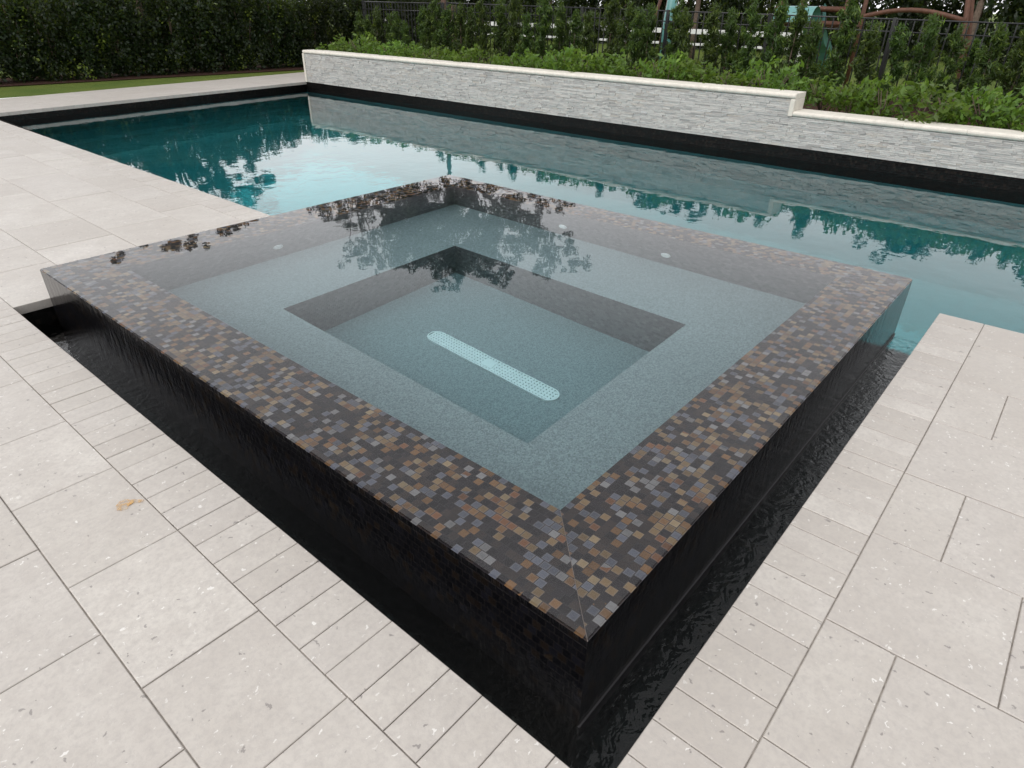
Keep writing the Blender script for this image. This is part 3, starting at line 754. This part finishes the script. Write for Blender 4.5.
# ------------------------------------------------------------------ light, sky, camera
CLOUD=17.
wd=bpy.data.worlds.new('World'); scene.world=wd; wd.use_nodes=True; nt=wd.node_tree; bg=nt.nodes['Background']
sky=nt.nodes.new('ShaderNodeTexSky'); sky.sky_type='NISHITA'; sky.sun_disc=False; sky.sun_elevation=R(48); sky.sun_rotation=R(250); sky.dust_density=4.; sky.air_density=1.; sky.ozone_density=1.
hs=nt.nodes.new('ShaderNodeHueSaturation'); hs.inputs['Saturation'].default_value=.20; nt.links.new(sky.outputs[0],hs.inputs['Color']); 
tc=nt.nodes.new('ShaderNodeTexCoord'); sx=nt.nodes.new('ShaderNodeSeparateXYZ'); nt.links.new(tc.outputs['Generated'],sx.inputs[0])
cr=nt.nodes.new('ShaderNodeValToRGB'); nt.links.new(sx.outputs[2],cr.inputs[0])
for e_,(p,c) in zip([cr.color_ramp.elements[0],cr.color_ramp.elements[1]]+[cr.color_ramp.elements.new(.3) for _ in range(3)],[(0.,1.12),(1.,.24),(.2,1.28),(.42,.80),(.65,.38)]): e_.position=p; e_.color=(c*1.,c*1.,c*1.015,1)
mp=nt.nodes.new('ShaderNodeMapping'); mp.inputs['Scale'].default_value=(1,1,3); nt.links.new(tc.outputs['Generated'],mp.inputs[0])
nz=nt.nodes.new('ShaderNodeTexNoise'); nz.inputs['Scale'].default_value=1.6; nz.inputs['Detail'].default_value=4; nt.links.new(mp.outputs[0],nz.inputs[0])
mr=nt.nodes.new('ShaderNodeMapRange'); mr.inputs['From Min'].default_value=.3; mr.inputs['From Max'].default_value=.7; mr.inputs['To Min'].default_value=.86*CLOUD; mr.inputs['To Max'].default_value=1.1*CLOUD; nt.links.new(nz.outputs['Fac'],mr.inputs['Value'])
vm=nt.nodes.new('ShaderNodeVectorMath'); vm.operation='SCALE'; nt.links.new(cr.outputs[0],vm.inputs[0]); nt.links.new(mr.outputs[0],vm.inputs['Scale'])
ad=nt.nodes.new('ShaderNodeVectorMath'); ad.operation='ADD'; nt.links.new(vm.outputs[0],ad.inputs[0]); nt.links.new(hs.outputs[0],ad.inputs[1])
nt.links.new(ad.outputs[0],bg.inputs[0]); bg.inputs[1].default_value=.10
sd=bpy.data.lights.new('sun','SUN'); sd.energy=1.0; sd.angle=R(35); sd.color=(1,.97,.92)
so=bpy.data.objects.new('sun',sd); COL.objects.link(so)
# light comes from behind the camera's left shoulder, high, through cloud
az=R(172); el=R(48); dirv=Vector((math.cos(az)*math.cos(el),math.sin(az)*math.cos(el),math.sin(el))); so.rotation_euler=dirv.to_track_quat('Z','Y').to_euler()
sky.sun_rotation=R(90)-az
cd=bpy.data.cameras.new('camera'); cam=bpy.data.objects.new('camera',cd); COL.objects.link(cam); scene.camera=cam
cam.matrix_world=Matrix(((CR.x,CU.x,-CFD.x,CAM.x),(CR.y,CU.y,-CFD.y,CAM.y),(CR.z,CU.z,-CFD.z,CAM.z),(0,0,0,1)))
cd.sensor_width=36; cd.lens=P_[0]/1024*36; cd.clip_end=2000; cd.clip_start=.02
scene.view_settings.view_transform='Standard'; scene.view_settings.look='None'; scene.view_settings.gamma=1; scene.view_settings.exposure=-.53; scene.view_settings.use_curve_mapping=False
cy=scene.cycles; cy.use_denoising=True
try: cy.denoiser='OPENIMAGEDENOISE'
except Exception: pass
cy.max_bounces=14; cy.transmission_bounces=10; cy.glossy_bounces=5; cy.diffuse_bounces=4; cy.transparent_max_bounces=8; cy.volume_bounces=0
cy.caustics_refractive=True; cy.caustics_reflective=False; cy.sample_clamp_indirect=8; cy.blur_glossy=.3
